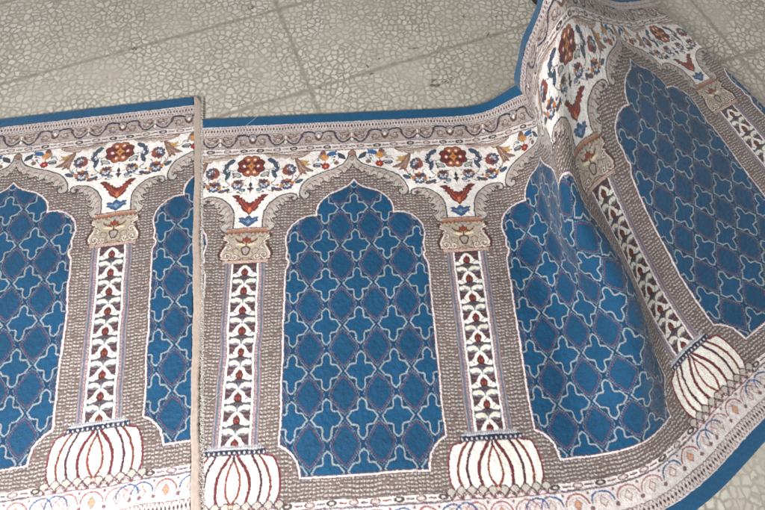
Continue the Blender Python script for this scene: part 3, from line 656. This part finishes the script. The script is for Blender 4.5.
def sheet(name, f, u0, u1, v0, v1, du, dv, off, mat, parent, cut=None, color=False, relief=0.0, seed=1, base=0.0, skirt=0.0):
    us = np.arange(u0, u1 + du * 0.5, du); vs = np.arange(v0, v1 + dv * 0.5, dv)
    Ug, Vg = np.meshgrid(us, vs)
    P = f(Ug, Vg); N = normals(P)
    h = np.full(Ug.shape, off + 0.0)
    cols = None
    if color:
        r = np.random.default_rng(seed)
        Ud = Ug + 0.0022 * smooth_noise(Ug.shape, 46, seed + 5) + 0.0005 * smooth_noise(Ug.shape, 4, seed + 6) + 0.0005 * r.normal(size=Ug.shape)
        Vd = Vg + 0.0020 * smooth_noise(Ug.shape, 52, seed + 7) + 0.0005 * smooth_noise(Ug.shape, 4, seed + 8) + 0.0007 * r.normal(size=Ug.shape)
        tu = np.abs(((Ud + 0.5) % 1.0) - 0.5); ia = np.clip((tu / CELL).astype(int), 0, NA - 1)
        jv = np.clip(((Vd - V0) / CELL).astype(int), 0, NV - 1)
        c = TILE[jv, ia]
        kn = r.normal(size=Ug.shape)
        c = c * (1 + 0.12 * kn[..., None]) * (1 + 0.035 * smooth_noise(Ug.shape, 9, seed + 1)[..., None])
        c = c * (1 + 0.035 * r.normal(size=(Ug.shape[0], 1))[..., None]) * (1 + 0.02 * r.normal(size=(1, Ug.shape[1]))[..., None])         # faint bars of the weave
        c = np.clip(c, 0.004, 0.92)
        cols = np.concatenate([c, np.ones(Ug.shape + (1,))], -1).reshape(-1, 4)
        h = h + relief * (0.45 * RELIEF[jv, ia] + 0.30 * kn + 0.45 * smooth_noise(Ug.shape, 5, seed + 2))
    P = P + N * h[..., None]
    P[..., 2] += base
    keep = None
    if cut is not None:
        Uc = (Ug[:-1, :-1] + Ug[1:, 1:]) / 2; Vc = (Vg[:-1, :-1] + Vg[1:, 1:]) / 2
        keep = cut(Uc, Vc)
    verts = to_world(P).reshape(-1, 3)
    quads = grid_faces(*Ug.shape, keep)
    if skirt > 0:          # close the sheet's rim down through its thickness
        i = np.arange(Ug.size).reshape(Ug.shape)
        K = np.ones((Ug.shape[0] - 1, Ug.shape[1] - 1), bool) if keep is None else keep
        Kp = np.pad(K, 1); E = []
        yy, xx = np.nonzero(K & ~Kp[1:-1, :-2]); E += list(zip(i[yy, xx], i[yy + 1, xx]))
        yy, xx = np.nonzero(K & ~Kp[1:-1, 2:]); E += list(zip(i[yy + 1, xx + 1], i[yy, xx + 1]))
        yy, xx = np.nonzero(K & ~Kp[:-2, 1:-1]); E += list(zip(i[yy, xx + 1], i[yy, xx]))
        yy, xx = np.nonzero(K & ~Kp[2:, 1:-1]); E += list(zip(i[yy + 1, xx], i[yy + 1, xx + 1]))
        E = np.array(E)
        low = verts - (to_world(N * skirt)).reshape(-1, 3)
        n0 = len(verts); verts = np.concatenate([verts, low]);
        if cols is not None: cols = np.concatenate([cols, cols * 0.9])
        quads = np.concatenate([quads, np.stack([E[:, 1], E[:, 0], E[:, 0] + n0, E[:, 1] + n0], -1)])
    verts, quads, cols = compact(verts, quads, cols)
    return mesh_from_arrays(name, verts, quads, cols, mat, parent)

# ------------------------------------------------------------------ materials
def pile_material():
    m, nt, b = new_mat('wool_pile')
    at = nt.nodes.new('ShaderNodeAttribute'); at.attribute_name = 'yarn'
    tc = nt.nodes.new('ShaderNodeTexCoord')
    n1 = noise(nt, 900, 2, 0.7, tc.outputs['Object']); r1 = ramp(nt, [(0.3, (0.80,) * 3), (0.7, (1.12,) * 3)]); nt.links.new(n1.outputs[0], r1.inputs[0])
    n2 = noise(nt, 6, 4, 0.6, tc.outputs['Object']); r2 = ramp(nt, [(0.3, (0.84,) * 3), (0.7, (1.12,) * 3)]); nt.links.new(n2.outputs[0], r2.inputs[0])
    c = mix(nt, 'MULTIPLY', 1.0, at.outputs['Color'], r1.outputs[0]); c = mix(nt, 'MULTIPLY', 1.0, c, r2.outputs[0])
    nt.links.new(c, b.inputs['Base Color'])
    b.inputs['Roughness'].default_value = 0.75
    b.inputs['Specular IOR Level'].default_value = 0.25
    b.inputs['Sheen Weight'].default_value = 0.22; b.inputs['Sheen Roughness'].default_value = 0.45
    bp = nt.nodes.new('ShaderNodeBump'); bp.inputs['Strength'].default_value = 0.5; bp.inputs['Distance'].default_value = 0.0012
    n3 = noise(nt, 650, 2, 0.6, tc.outputs['Object']); nt.links.new(n3.outputs[0], bp.inputs['Height']); nt.links.new(bp.outputs[0], b.inputs['Normal'])
    return m

def yarn_material(name, col, var=0.15, scale=420, sheen=0.4, stretch=(1, 1, 1), bump=0.0012):
    m, nt, b = new_mat(name)
    tc = nt.nodes.new('ShaderNodeTexCoord'); mp = nt.nodes.new('ShaderNodeMapping'); mp.inputs['Scale'].default_value = stretch
    nt.links.new(tc.outputs['Object'], mp.inputs['Vector'])
    n1 = noise(nt, scale, 3, 0.7, mp.outputs[0]); l = np.array(srgb(*col)[:3])
    r = ramp(nt, [(0.3, tuple(l * (1 - var))), (0.7, tuple(np.minimum(l * (1 + var), 0.95)))]); nt.links.new(n1.outputs[0], r.inputs[0])
    n2 = noise(nt, 12, 3, 0.6, tc.outputs['Object']); r2 = ramp(nt, [(0.3, (0.90,) * 3), (0.7, (1.06,) * 3)]); nt.links.new(n2.outputs[0], r2.inputs[0])
    c = mix(nt, 'MULTIPLY', 1.0, r.outputs[0], r2.outputs[0]); nt.links.new(c, b.inputs['Base Color'])
    b.inputs['Roughness'].default_value = 0.8; b.inputs['Specular IOR Level'].default_value = 0.25; b.inputs['Sheen Weight'].default_value = sheen
    bp = nt.nodes.new('ShaderNodeBump'); bp.inputs['Strength'].default_value = 0.6; bp.inputs['Distance'].default_value = bump
    nt.links.new(n1.outputs[0], bp.inputs['Height']); nt.links.new(bp.outputs[0], b.inputs['Normal'])
    return m

M_PILE = pile_material()
M_BLUE = yarn_material('blue_edge_yarn', (12, 80, 118), 0.30, 420, 0.2, (2.6, 0.35, 1), 0.002)
M_BACK = yarn_material('jute_backing', (196, 182, 164), 0.14, 500, 0.1)
M_TAPE = yarn_material('beige_edge_tape', (176, 160, 148), 0.20, 330, 0.15, (3, 0.22, 1), 0.002)
M_FRAY = yarn_material('frayed_yarn', (206, 200, 194), 0.18, 900, 0.3)

# ------------------------------------------------------------------ floor
def floor_material():
    m, nt, b = new_mat('worn_mosaic_terrazzo')
    L = nt.links
    tc = nt.nodes.new('ShaderNodeTexCoord')
    nw = noise(nt, 42, 3, 0.62, tc.outputs['Object'])
    sub = nt.nodes.new('ShaderNodeVectorMath'); sub.operation = 'SUBTRACT'; L.new(nw.outputs['Color'], sub.inputs[0]); sub.inputs[1].default_value = (0.5, 0.5, 0.5)
    sc = nt.nodes.new('ShaderNodeVectorMath'); sc.operation = 'SCALE'; L.new(sub.outputs[0], sc.inputs[0]); sc.inputs['Scale'].default_value = 0.022
    ad = nt.nodes.new('ShaderNodeVectorMath'); ad.operation = 'ADD'; L.new(tc.outputs['Object'], ad.inputs[0]); L.new(sc.outputs[0], ad.inputs[1])
    def voro(feature):
        v = nt.nodes.new('ShaderNodeTexVoronoi'); v.voronoi_dimensions = '2D'; v.feature = feature; v.inputs['Scale'].default_value = 50; v.inputs['Randomness'].default_value = 1.0
        L.new(ad.outputs[0], v.inputs['Vector']); return v
    ve = voro('DISTANCE_TO_EDGE'); vc = voro('F1')
    # chips fade out where the surface is worn and dirty
    nw2 = noise(nt, 4.5, 4, 0.62, tc.outputs['Object'])
    nw3 = noise(nt, 55, 3, 0.6, tc.outputs['Object'])
    wid = nt.nodes.new('ShaderNodeMapRange'); L.new(nw3.outputs[0], wid.inputs[0]); wid.inputs[1].default_value = 0.3; wid.inputs[2].default_value = 0.7; wid.inputs[3].default_value = 0.14; wid.inputs[4].default_value = 0.42
    sm = nt.nodes.new('ShaderNodeMapRange'); sm.interpolation_type = 'SMOOTHSTEP'; L.new(ve.outputs[0], sm.inputs[0]); sm.inputs[1].default_value = 0.02; L.new(wid.outputs[0], sm.inputs[2])
    sepc = nt.nodes.new('ShaderNodeSeparateColor'); L.new(vc.outputs['Color'], sepc.inputs[0])
    chip = ramp(nt, [(0.0, srgb(190, 186, 175)), (0.3, srgb(212, 208, 198)), (0.8, srgb(224, 221, 212)), (1.0, srgb(200, 194, 182))]); L.new(sepc.outputs[0], chip.inputs[0])
    gro = ramp(nt, [(0.3, srgb(128, 123, 113)), (0.7, srgb(164, 159, 149))]); L.new(nw3.outputs[0], gro.inputs[0])
    col = mix(nt, 'MIX', sm.outputs[0], gro.outputs[0], chip.outputs[0])
    wr = ramp(nt, [(0.38, (0.08,) * 3), (0.66, (0.82,) * 3)]); L.new(nw2.outputs[0], wr.inputs[0])
    col = mix(nt, 'MIX', wr.outputs[0], col, srgb(182, 176, 163))
    nb = noise(nt, 2.2, 4, 0.6, tc.outputs['Object']); rb = ramp(nt, [(0.3, (0.84, 0.83, 0.79)), (0.7, (1.04, 1.04, 1.04))]); L.new(nb.outputs[0], rb.inputs[0])
    col = mix(nt, 'MULTIPLY', 1.0, col, rb.outputs[0])
    nd = noise(nt, 34, 4, 0.7, tc.outputs['Object']); rd = ramp(nt, [(0.62, (1,) * 3), (0.74, (0.66, 0.64, 0.61))]); L.new(nd.outputs[0], rd.inputs[0])
    col = mix(nt, 'MULTIPLY', 1.0, col, rd.outputs[0])
    # cement joints of the tile grid, ragged and partly worn away
    mp = nt.nodes.new('ShaderNodeMapping'); mp.vector_type = 'POINT'; mp.inputs['Rotation'].default_value = (0, 0, math.radians(-17.5))
    nj = noise(nt, 16, 4, 0.65, tc.outputs['Object'])
    s2 = nt.nodes.new('ShaderNodeVectorMath'); s2.operation = 'SUBTRACT'; L.new(nj.outputs['Color'], s2.inputs[0]); s2.inputs[1].default_value = (0.5, 0.5, 0.5)
    s3 = nt.nodes.new('ShaderNodeVectorMath'); s3.operation = 'SCALE'; L.new(s2.outputs[0], s3.inputs[0]); s3.inputs['Scale'].default_value = 0.018
    s4 = nt.nodes.new('ShaderNodeVectorMath'); s4.operation = 'ADD'; L.new(tc.outputs['Object'], s4.inputs[0]); L.new(s3.outputs[0], s4.inputs[1])
    s5 = nt.nodes.new('ShaderNodeVectorMath'); s5.operation = 'SUBTRACT'; L.new(s4.outputs[0], s5.inputs[0]); s5.inputs[1].default_value = (0.285 * S, 0.465 * S, 0)
    L.new(s5.outputs[0], mp.inputs['Vector'])
    sx = nt.nodes.new('ShaderNodeSeparateXYZ'); L.new(mp.outputs[0], sx.inputs[0])
    def mth(op, a, b2=None, c2=None):
        n_ = nt.nodes.new('ShaderNodeMath'); n_.operation = op
        for k_, q_ in enumerate((a, b2, c2)):
            if q_ is None: continue
            if isinstance(q_, bpy.types.NodeSocket): L.new(q_, n_.inputs[k_])
            else: n_.inputs[k_].default_value = q_
        return n_.outputs[0]
    dj = mth('MINIMUM', mth('PINGPONG', mth('ADD', sx.outputs[1], 0.62 * S * 50), 0.31 * S), mth('PINGPONG', mth('ADD', sx.outputs[0], 2.3 * S * 50), 1.15 * S))
    nw4 = noise(nt, 9, 3, 0.6, tc.outputs['Object'])
    jw = nt.nodes.new('ShaderNodeMapRange'); L.new(nw4.outputs[0], jw.inputs[0]); jw.inputs[1].default_value = 0.3; jw.inputs[2].default_value = 0.7; jw.inputs[3].default_value = 0.0060; jw.inputs[4].default_value = 0.0165
    jm = nt.nodes.new('ShaderNodeMapRange'); jm.interpolation_type = 'SMOOTHSTEP'; L.new(dj, jm.inputs[0]); L.new(mth('MULTIPLY', jw.outputs[0], 0.15), jm.inputs[1]); L.new(jw.outputs[0], jm.inputs[2]); jm.inputs[3].default_value = 0.88; jm.inputs[4].default_value = 0.0
    njc = noise(nt, 70, 4, 0.7, tc.outputs['Object']); rj = ramp(nt, [(0.3, srgb(124, 117, 104)), (0.7, srgb(166, 159, 145))]); L.new(njc.outputs[0], rj.inputs[0])
    col = mix(nt, 'MIX', jm.outputs[0], col, rj.outputs[0])
    L.new(col, b.inputs['Base Color'])
    b.inputs['Roughness'].default_value = 0.55; b.inputs['Specular IOR Level'].default_value = 0.3
    bp = nt.nodes.new('ShaderNodeBump'); bp.inputs['Strength'].default_value = 0.25; bp.inputs['Distance'].default_value = 0.001
    L.new(sm.outputs[0], bp.inputs['Height']); L.new(bp.outputs[0], b.inputs['Normal'])
    return m

ZF = -THICK * S - 0.0006
def quad_obj(name, pts, z0, z1, mat):
    v = [(x, y, z1) for x, y in pts] + [(x, y, z0) for x, y in pts]
    n = len(pts); f = [tuple(range(n)), tuple(range(2 * n - 1, n - 1, -1))] + [(i, i + n, (i + 1) % n + n, (i + 1) % n) for i in range(n)]
    me = bpy.data.meshes.new(name); me.from_pydata(v, [], f); me.materials.append(mat)
    o = bpy.data.objects.new(name, me); scene.collection.objects.link(o); return o

fl = quad_obj('floor', [(-4, -4), (5, -4), (5, 4), (-4, 4)], ZF - 0.05, ZF, floor_material())
tag(fl, kind='structure')

# dark scuffs and grit trodden into the floor
def stains():
    m, nt, bs = new_mat('trodden_dirt'); tc = nt.nodes.new('ShaderNodeTexCoord'); n = noise(nt, 150, 4, 0.7, tc.outputs['Object'])
    r = ramp(nt, [(0.35, srgb(84, 77, 68)), (0.7, srgb(138, 130, 116))]); nt.links.new(n.outputs[0], r.inputs[0]); nt.links.new(r.outputs[0], bs.inputs['Base Color']); bs.inputs['Roughness'].default_value = 0.85
    V_, F_ = [], []; r_ = random.Random(12)
    spots = [(-0.062, -1.075, 0.022, 0.010, 0.3), (0.02, -1.10, 0.006, 0.004, 0), (0.955, -0.455, 0.030, 0.016, 0.2), (1.0, -0.475, 0.030, 0.006, -0.35), (1.05, -0.50, 0.016, 0.004, -0.6), (0.955, -0.49, 0.016, 0.012, 0),
             (1.17, -0.94, 0.010, 0.008, 0.4), (1.36, -0.93, 0.007, 0.006, 0), (1.29, -0.80, 0.018, 0.006, -0.7), (0.335, -0.475, 0.012, 0.004, -0.8), (0.60, -0.605, 0.008, 0.010, 0), (0.665, -0.655, 0.007, 0.006, 0), (0.615, -0.55, 0.012, 0.009, 0),
             (0.40, -0.90, 0.006, 0.004, 0), (1.24, -0.44, 0.006, 0.004, 0.3), (0.86, -0.72, 0.022, 0.007, 0.1), (-0.10, -0.62, 0.005, 0.005, 0), (-0.7, -0.8, 0.02, 0.01, 0.6), (1.9, -0.7, 0.02, 0.008, 0.2)]
    for (u, v, a, b_, rt) in spots:
        for q in range(7):
            cu_ = u + r_.gauss(0, a * 0.5) * math.cos(rt); cv_ = v + r_.gauss(0, a * 0.5) * math.sin(rt) + r_.gauss(0, b_ * 0.4); s_ = r_.uniform(0.25, 0.6); o0 = len(V_); n_ = 11
            for k in range(n_):
                an = 2 * math.pi * k / n_; rr = r_.uniform(0.55, 1.1) * s_; x = a * rr * math.cos(an); y = b_ * rr * math.sin(an)
                V_.append(((cu_ + x * math.cos(rt) - y * math.sin(rt)) * S, -(cv_ + x * math.sin(rt) + y * math.cos(rt)) * S, ZF + 0.0007 + 0.00004 * q))
            F_.append(tuple(range(o0 + n_ - 1, o0 - 1, -1)))
    me = bpy.data.meshes.new('floor_stains'); me.from_pydata(V_, [], F_); me.materials.append(m); o = bpy.data.objects.new('floor_stains', me); scene.collection.objects.link(o); tag(o, kind='structure')
stains()

# ------------------------------------------------------------------ our carpet
def left_cut(u, v): return u > -0.265 + 0.0960 * (v + 0.289)
carpet = empty('carpet')
tag(carpet, 'blue arch-patterned carpet in the middle with its right side lifted into a steep fold', 'carpet')
UE = 3.22
sheet('pile', lay, -0.28, UE, -0.2400, 1.6265, CELL, CELL, 0.0, M_PILE, carpet, cut=left_cut, color=True, relief=0.0016, seed=11, skirt=THICK * 0.55)
def edging(name, f, u0, u1, va, vb, mat, parent, cut=None, base=0.0):
    # a woven band wrapped round the rim: rounded on its outer side
    us = np.arange(u0, u1, 0.006); n = 14
    prof = []
    sgn = 1 if vb > va else -1
    for k in range(n + 1):
        t = k / n
        vv = va + (vb - va) * min(t * 1.25, 1.0)
        e = max(0.0, (t - 0.72) / 0.28)
        hh = 0.0016 - THICK * 0.92 * (1 - math.sqrt(max(0.0, 1 - e * e)))
        prof.append((vv + sgn * 0.004 * math.sin(e * math.pi / 2), hh))
    prof.append((vb - sgn * 0.004, -THICK * 0.95)); prof.append((va, -THICK * 0.95))
    Ug = np.repeat(us[None, :], len(prof), 0); Vg = np.repeat(np.array([p[0] for p in prof])[:, None], len(us), 1); H = np.repeat(np.array([p[1] for p in prof])[:, None], len(us), 1)
    Vc = np.repeat(np.linspace(va, vb, 3)[:, None], len(us), 1); Pc = f(np.repeat(us[None, :], 3, 0), Vc); Nn = normals(Pc)[1][None]
    r = np.random.default_rng(5)
    P = f(Ug, Vg) + Nn * (H + 0.0006 * r.normal(size=H.shape))[..., None]; P[..., 2] += base
    keep = None
    if cut is not None: keep = cut((Ug[:-1, :-1] + Ug[1:, 1:]) / 2, (Vg[:-1, :-1] + Vg[1:, 1:]) / 2)
    q = grid_faces(*Ug.shape, keep); v, q, _ = compact(to_world(P).reshape(-1, 3), q)
    return mesh_from_arrays(name, v, q, None, mat, parent)
edging('blue_edging', lay, -0.28, UE, -0.2385, -0.289, M_BLUE, carpet, left_cut)
edging('blue_edging', lay, -0.28, UE, 1.6250, 1.675, M_BLUE, carpet, left_cut)
sheet('backing', lay, -0.28, UE, -0.283, 1.668, 0.012, 0.012, -THICK * 0.93, M_BACK, carpet, cut=lambda u, v: left_cut(u - 0.006, v))

# frayed pale yarn ends along the cut side
def tufts(name, f, n, seed, parent, line, length):
    r = random.Random(seed); V_, F_ = [], []
    for k in range(n):
        v = -0.285 + 1.94 * r.random(); u = (line(v) if line else NU + 0.036) + r.uniform(-0.001, 0.004)
        an = r.gauss(math.pi if line else 0.0, 0.7); L = length * r.uniform(0.35, 1.0); w = 0.0011
        p0 = np.array([u, v, r.uniform(-0.008, 0.0015)]); p1 = p0 + np.array([math.cos(an) * L * 0.6, math.sin(an) * L * 0.6, r.uniform(0, 0.004)]); p2 = p1 + np.array([math.cos(an + r.gauss(0, .7)) * L * 0.5, math.sin(an + r.gauss(0, .7)) * L * 0.5, -0.004])
        for a, b in ((p0, p1), (p1, p2)):
            d = b - a; nn = np.cross(d, (0, 0, 1)); nn = nn / (np.linalg.norm(nn) + 1e-9) * w; up = np.array([0, 0, w])
            o0 = len(V_)
            for q in (a, b):
                for e in (nn, up, -nn, -up): V_.append(q + e)
            F_ += [(o0 + i, o0 + (i + 1) % 4, o0 + 4 + (i + 1) % 4, o0 + 4 + i) for i in range(4)]
    P = np.array(V_)
    if f is not None: z_ = P[:, 2].copy(); P = f(P[:, 0], P[:, 1]); P[:, 2] = z_
    return mesh_from_arrays(name, to_world(P), F_, None, M_FRAY, parent, False)
tf = tufts('frayed_yarn', None, 2600, 4, carpet, lambda v: -0.265 + 0.0960 * (v + 0.289), 0.016)
tf['kind'] = 'stuff'

# ------------------------------------------------------------------ the neighbouring carpet at the left
ANG = math.radians(5.13)
ORG = (-0.283 - 0.40 * math.cos(ANG) + (0.289 - 0.0) * math.sin(ANG) * 1.0, -0.44 + 0.40 * math.sin(ANG) + 0.289 * math.cos(ANG))
fn = flat_lay(ORG, ANG)
nb_ = empty('carpet')
tag(nb_, 'blue arch-patterned carpet lying completely flat, with a beige tape along its right edge', 'carpet')
NU = 0.362           # where its pile stops and the tape starts
sheet('pile', fn, -1.9, NU, -0.2400, 1.6265, CELL, CELL, 0.0, M_PILE, nb_, color=True, relief=0.0016, seed=31, skirt=THICK * 0.55)
edging('blue_edging', fn, -1.9, NU, -0.2385, -0.289, M_BLUE, nb_)
edging('blue_edging', fn, -1.9, NU, 1.6250, 1.675, M_BLUE, nb_)
sheet('backing', fn, -1.9, NU, -0.283, 1.668, 0.02, 0.02, -THICK * 0.93, M_BACK, nb_)
def tape():
    vs = np.arange(-0.286, 1.672, 0.006)
    prof = [(0.000, -THICK * 0.9), (0.001, 0.0), (0.004, 0.0032), (0.010, 0.0042), (0.018, 0.0030), (0.026, 0.0040), (0.033, 0.0030), (0.0365, -0.001), (0.038, -0.006), (0.038, -THICK * 0.9), (0.0, -THICK * 0.9)]
    Ug = np.repeat(np.array([NU + p[0] for p in prof])[None, :], len(vs), 0); Vg = np.repeat(vs[:, None], len(prof), 1)
    r = np.random.default_rng(8); wv = 0.0022 * np.sin(vs * 9) + 0.0014 * np.sin(vs * 31 + 1) + 0.0006 * r.normal(size=len(vs)); ww = 1 + 0.10 * np.sin(vs * 7 + 2) + 0.05 * r.normal(size=len(vs)); ww = ww * np.clip(0.45 + (vs + 0.286) / 0.05, 0, 1)
    Ug = NU + (Ug - NU) * ww[:, None] + wv[:, None]
    P = fn(Ug, Vg); P[..., 2] += np.array([p[1] for p in prof])[None, :] + 0.0006 * r.normal(size=Ug.shape) + 0.0012 * np.sin(vs * 13)[:, None] * (Ug > NU + 0.003)
    return mesh_from_arrays('edge_tape', to_world(P).reshape(-1, 3), grid_faces(*Ug.shape), None, M_TAPE, nb_)
tape()
tf2 = tufts('frayed_yarn', fn, 1500, 9, nb_, None, 0.010)
tf2['kind'] = 'stuff'

# ------------------------------------------------------------------ black shoe at the top edge
def shoe():
    m, nt, b = new_mat('black_leather'); b.inputs['Base Color'].default_value = (0.012, 0.014, 0.016, 1); b.inputs['Roughness'].default_value = 0.32
    tc = nt.nodes.new('ShaderNodeTexCoord'); n = noise(nt, 180, 3, 0.6, tc.outputs['Object']); bp = nt.nodes.new('ShaderNodeBump'); bp.inputs['Distance'].default_value = 0.0006
    nt.links.new(n.outputs[0], bp.inputs['Height']); nt.links.new(bp.outputs[0], b.inputs['Normal'])
    ms, nt2, b2 = new_mat('black_rubber'); b2.inputs['Base Color'].default_value = (0.02, 0.02, 0.02, 1); b2.inputs['Roughness'].default_value = 0.6
    def half_w(t, s):     # t 0 toe .. 1 heel
        return (0.046 * math.sin(math.pi * min(1, t * 2.4 + 0.02) / 2) ** 0.55 if t < 0.4 else 0.046 - 0.016 * math.sin((t - 0.4) / 0.6 * math.pi * 0.75)) * s * (1 if t < 0.93 else math.sqrt(max(0.02, 1 - ((t - 0.93) / 0.07) ** 2)))
    def top(t): return 0.030 + 0.022 * min(1, t / 0.2) ** 0.6 + (0.050 * ((t - 0.25) / 0.25) if 0.25 < t < 0.5 else (0.050 if t >= 0.5 else 0))
    L = 0.275; n = 40; k = 16
    root = empty('shoe')
    V_, F_ = [], []
    for i in range(n + 1):
        t = i / n; w = max(half_w(t, 1.0), 0.004)
        for j in range(k + 1):
            a = math.pi * j / k
            hh = top(t) * math.sin(a) ** 0.7 * (1 if t > 0.02 else 0.5)
            V_.append((w * math.cos(a), t * L, 0.014 + hh))
    for i in range(n):
        for j in range(k): a = i * (k + 1) + j; F_.append((a, a + 1, a + k + 2, a + k + 1))
    up = mesh_from_arrays('upper', V_, F_, None, m, root)
    V_, F_ = [], []
    for i in range(n + 1):
        t = i / n; w = max(half_w(t, 1.07), 0.005)
        for x, z in ((-w, 0.0), (-w - 0.001, 0.014), (-w * 0.96, 0.017), (w * 0.96, 0.017), (w + 0.001, 0.014), (w, 0.0)): V_.append((x, t * (L + 0.004) - 0.003, z))
    for i in range(n):
        for j in range(6): a = i * 6; F_.append((a + j, a + (j + 1) % 6, a + 6 + (j + 1) % 6, a + 6 + j))
    mesh_from_arrays('sole', V_, F_, None, ms, root)
    return root
sh = shoe()
tag(sh, 'rounded black shoe toe at the far edge of the floor behind the raised carpet corner', 'shoe')
sh.location = (0.9777, 0.6013, ZF); sh.rotation_euler = (0, 0, math.radians(-8))

# ------------------------------------------------------------------ fine loose threads
def thread(pts, z, label):
    p = cr([(u * S, -v * S) for u, v in pts], n=8); n = len(p); k = 6; r = 0.00042; V_, F_ = [], []
    for i in range(n):
        t = p[min(i + 1, n - 1)] - p[max(i - 1, 0)]; t = t / np.linalg.norm(t)
        for j in range(k):
            a = 2 * math.pi * j / k; V_.append((p[i][0] - t[1] * r * math.cos(a), p[i][1] + t[0] * r * math.cos(a), z + r * math.sin(a)))
    for i in range(n - 1):
        for j in range(k): F_.append((i * k + j, i * k + (j + 1) % k, (i + 1) * k + (j + 1) % k, (i + 1) * k + j))
    tag(mesh_from_arrays('loose_thread', V_, F_, None, M_FRAY), label, 'thread')
thread([(-0.070, -0.200), (-0.040, -0.236), (0.0, -0.275), (0.022, -0.302)], 0.0022, 'fine pale thread lying across the blue edging near the top left')
thread([(-0.172, 1.145), (-0.140, 1.105), (-0.095, 1.075), (-0.050, 1.035)], 0.0022, 'fine pale thread lying over the lower left column')
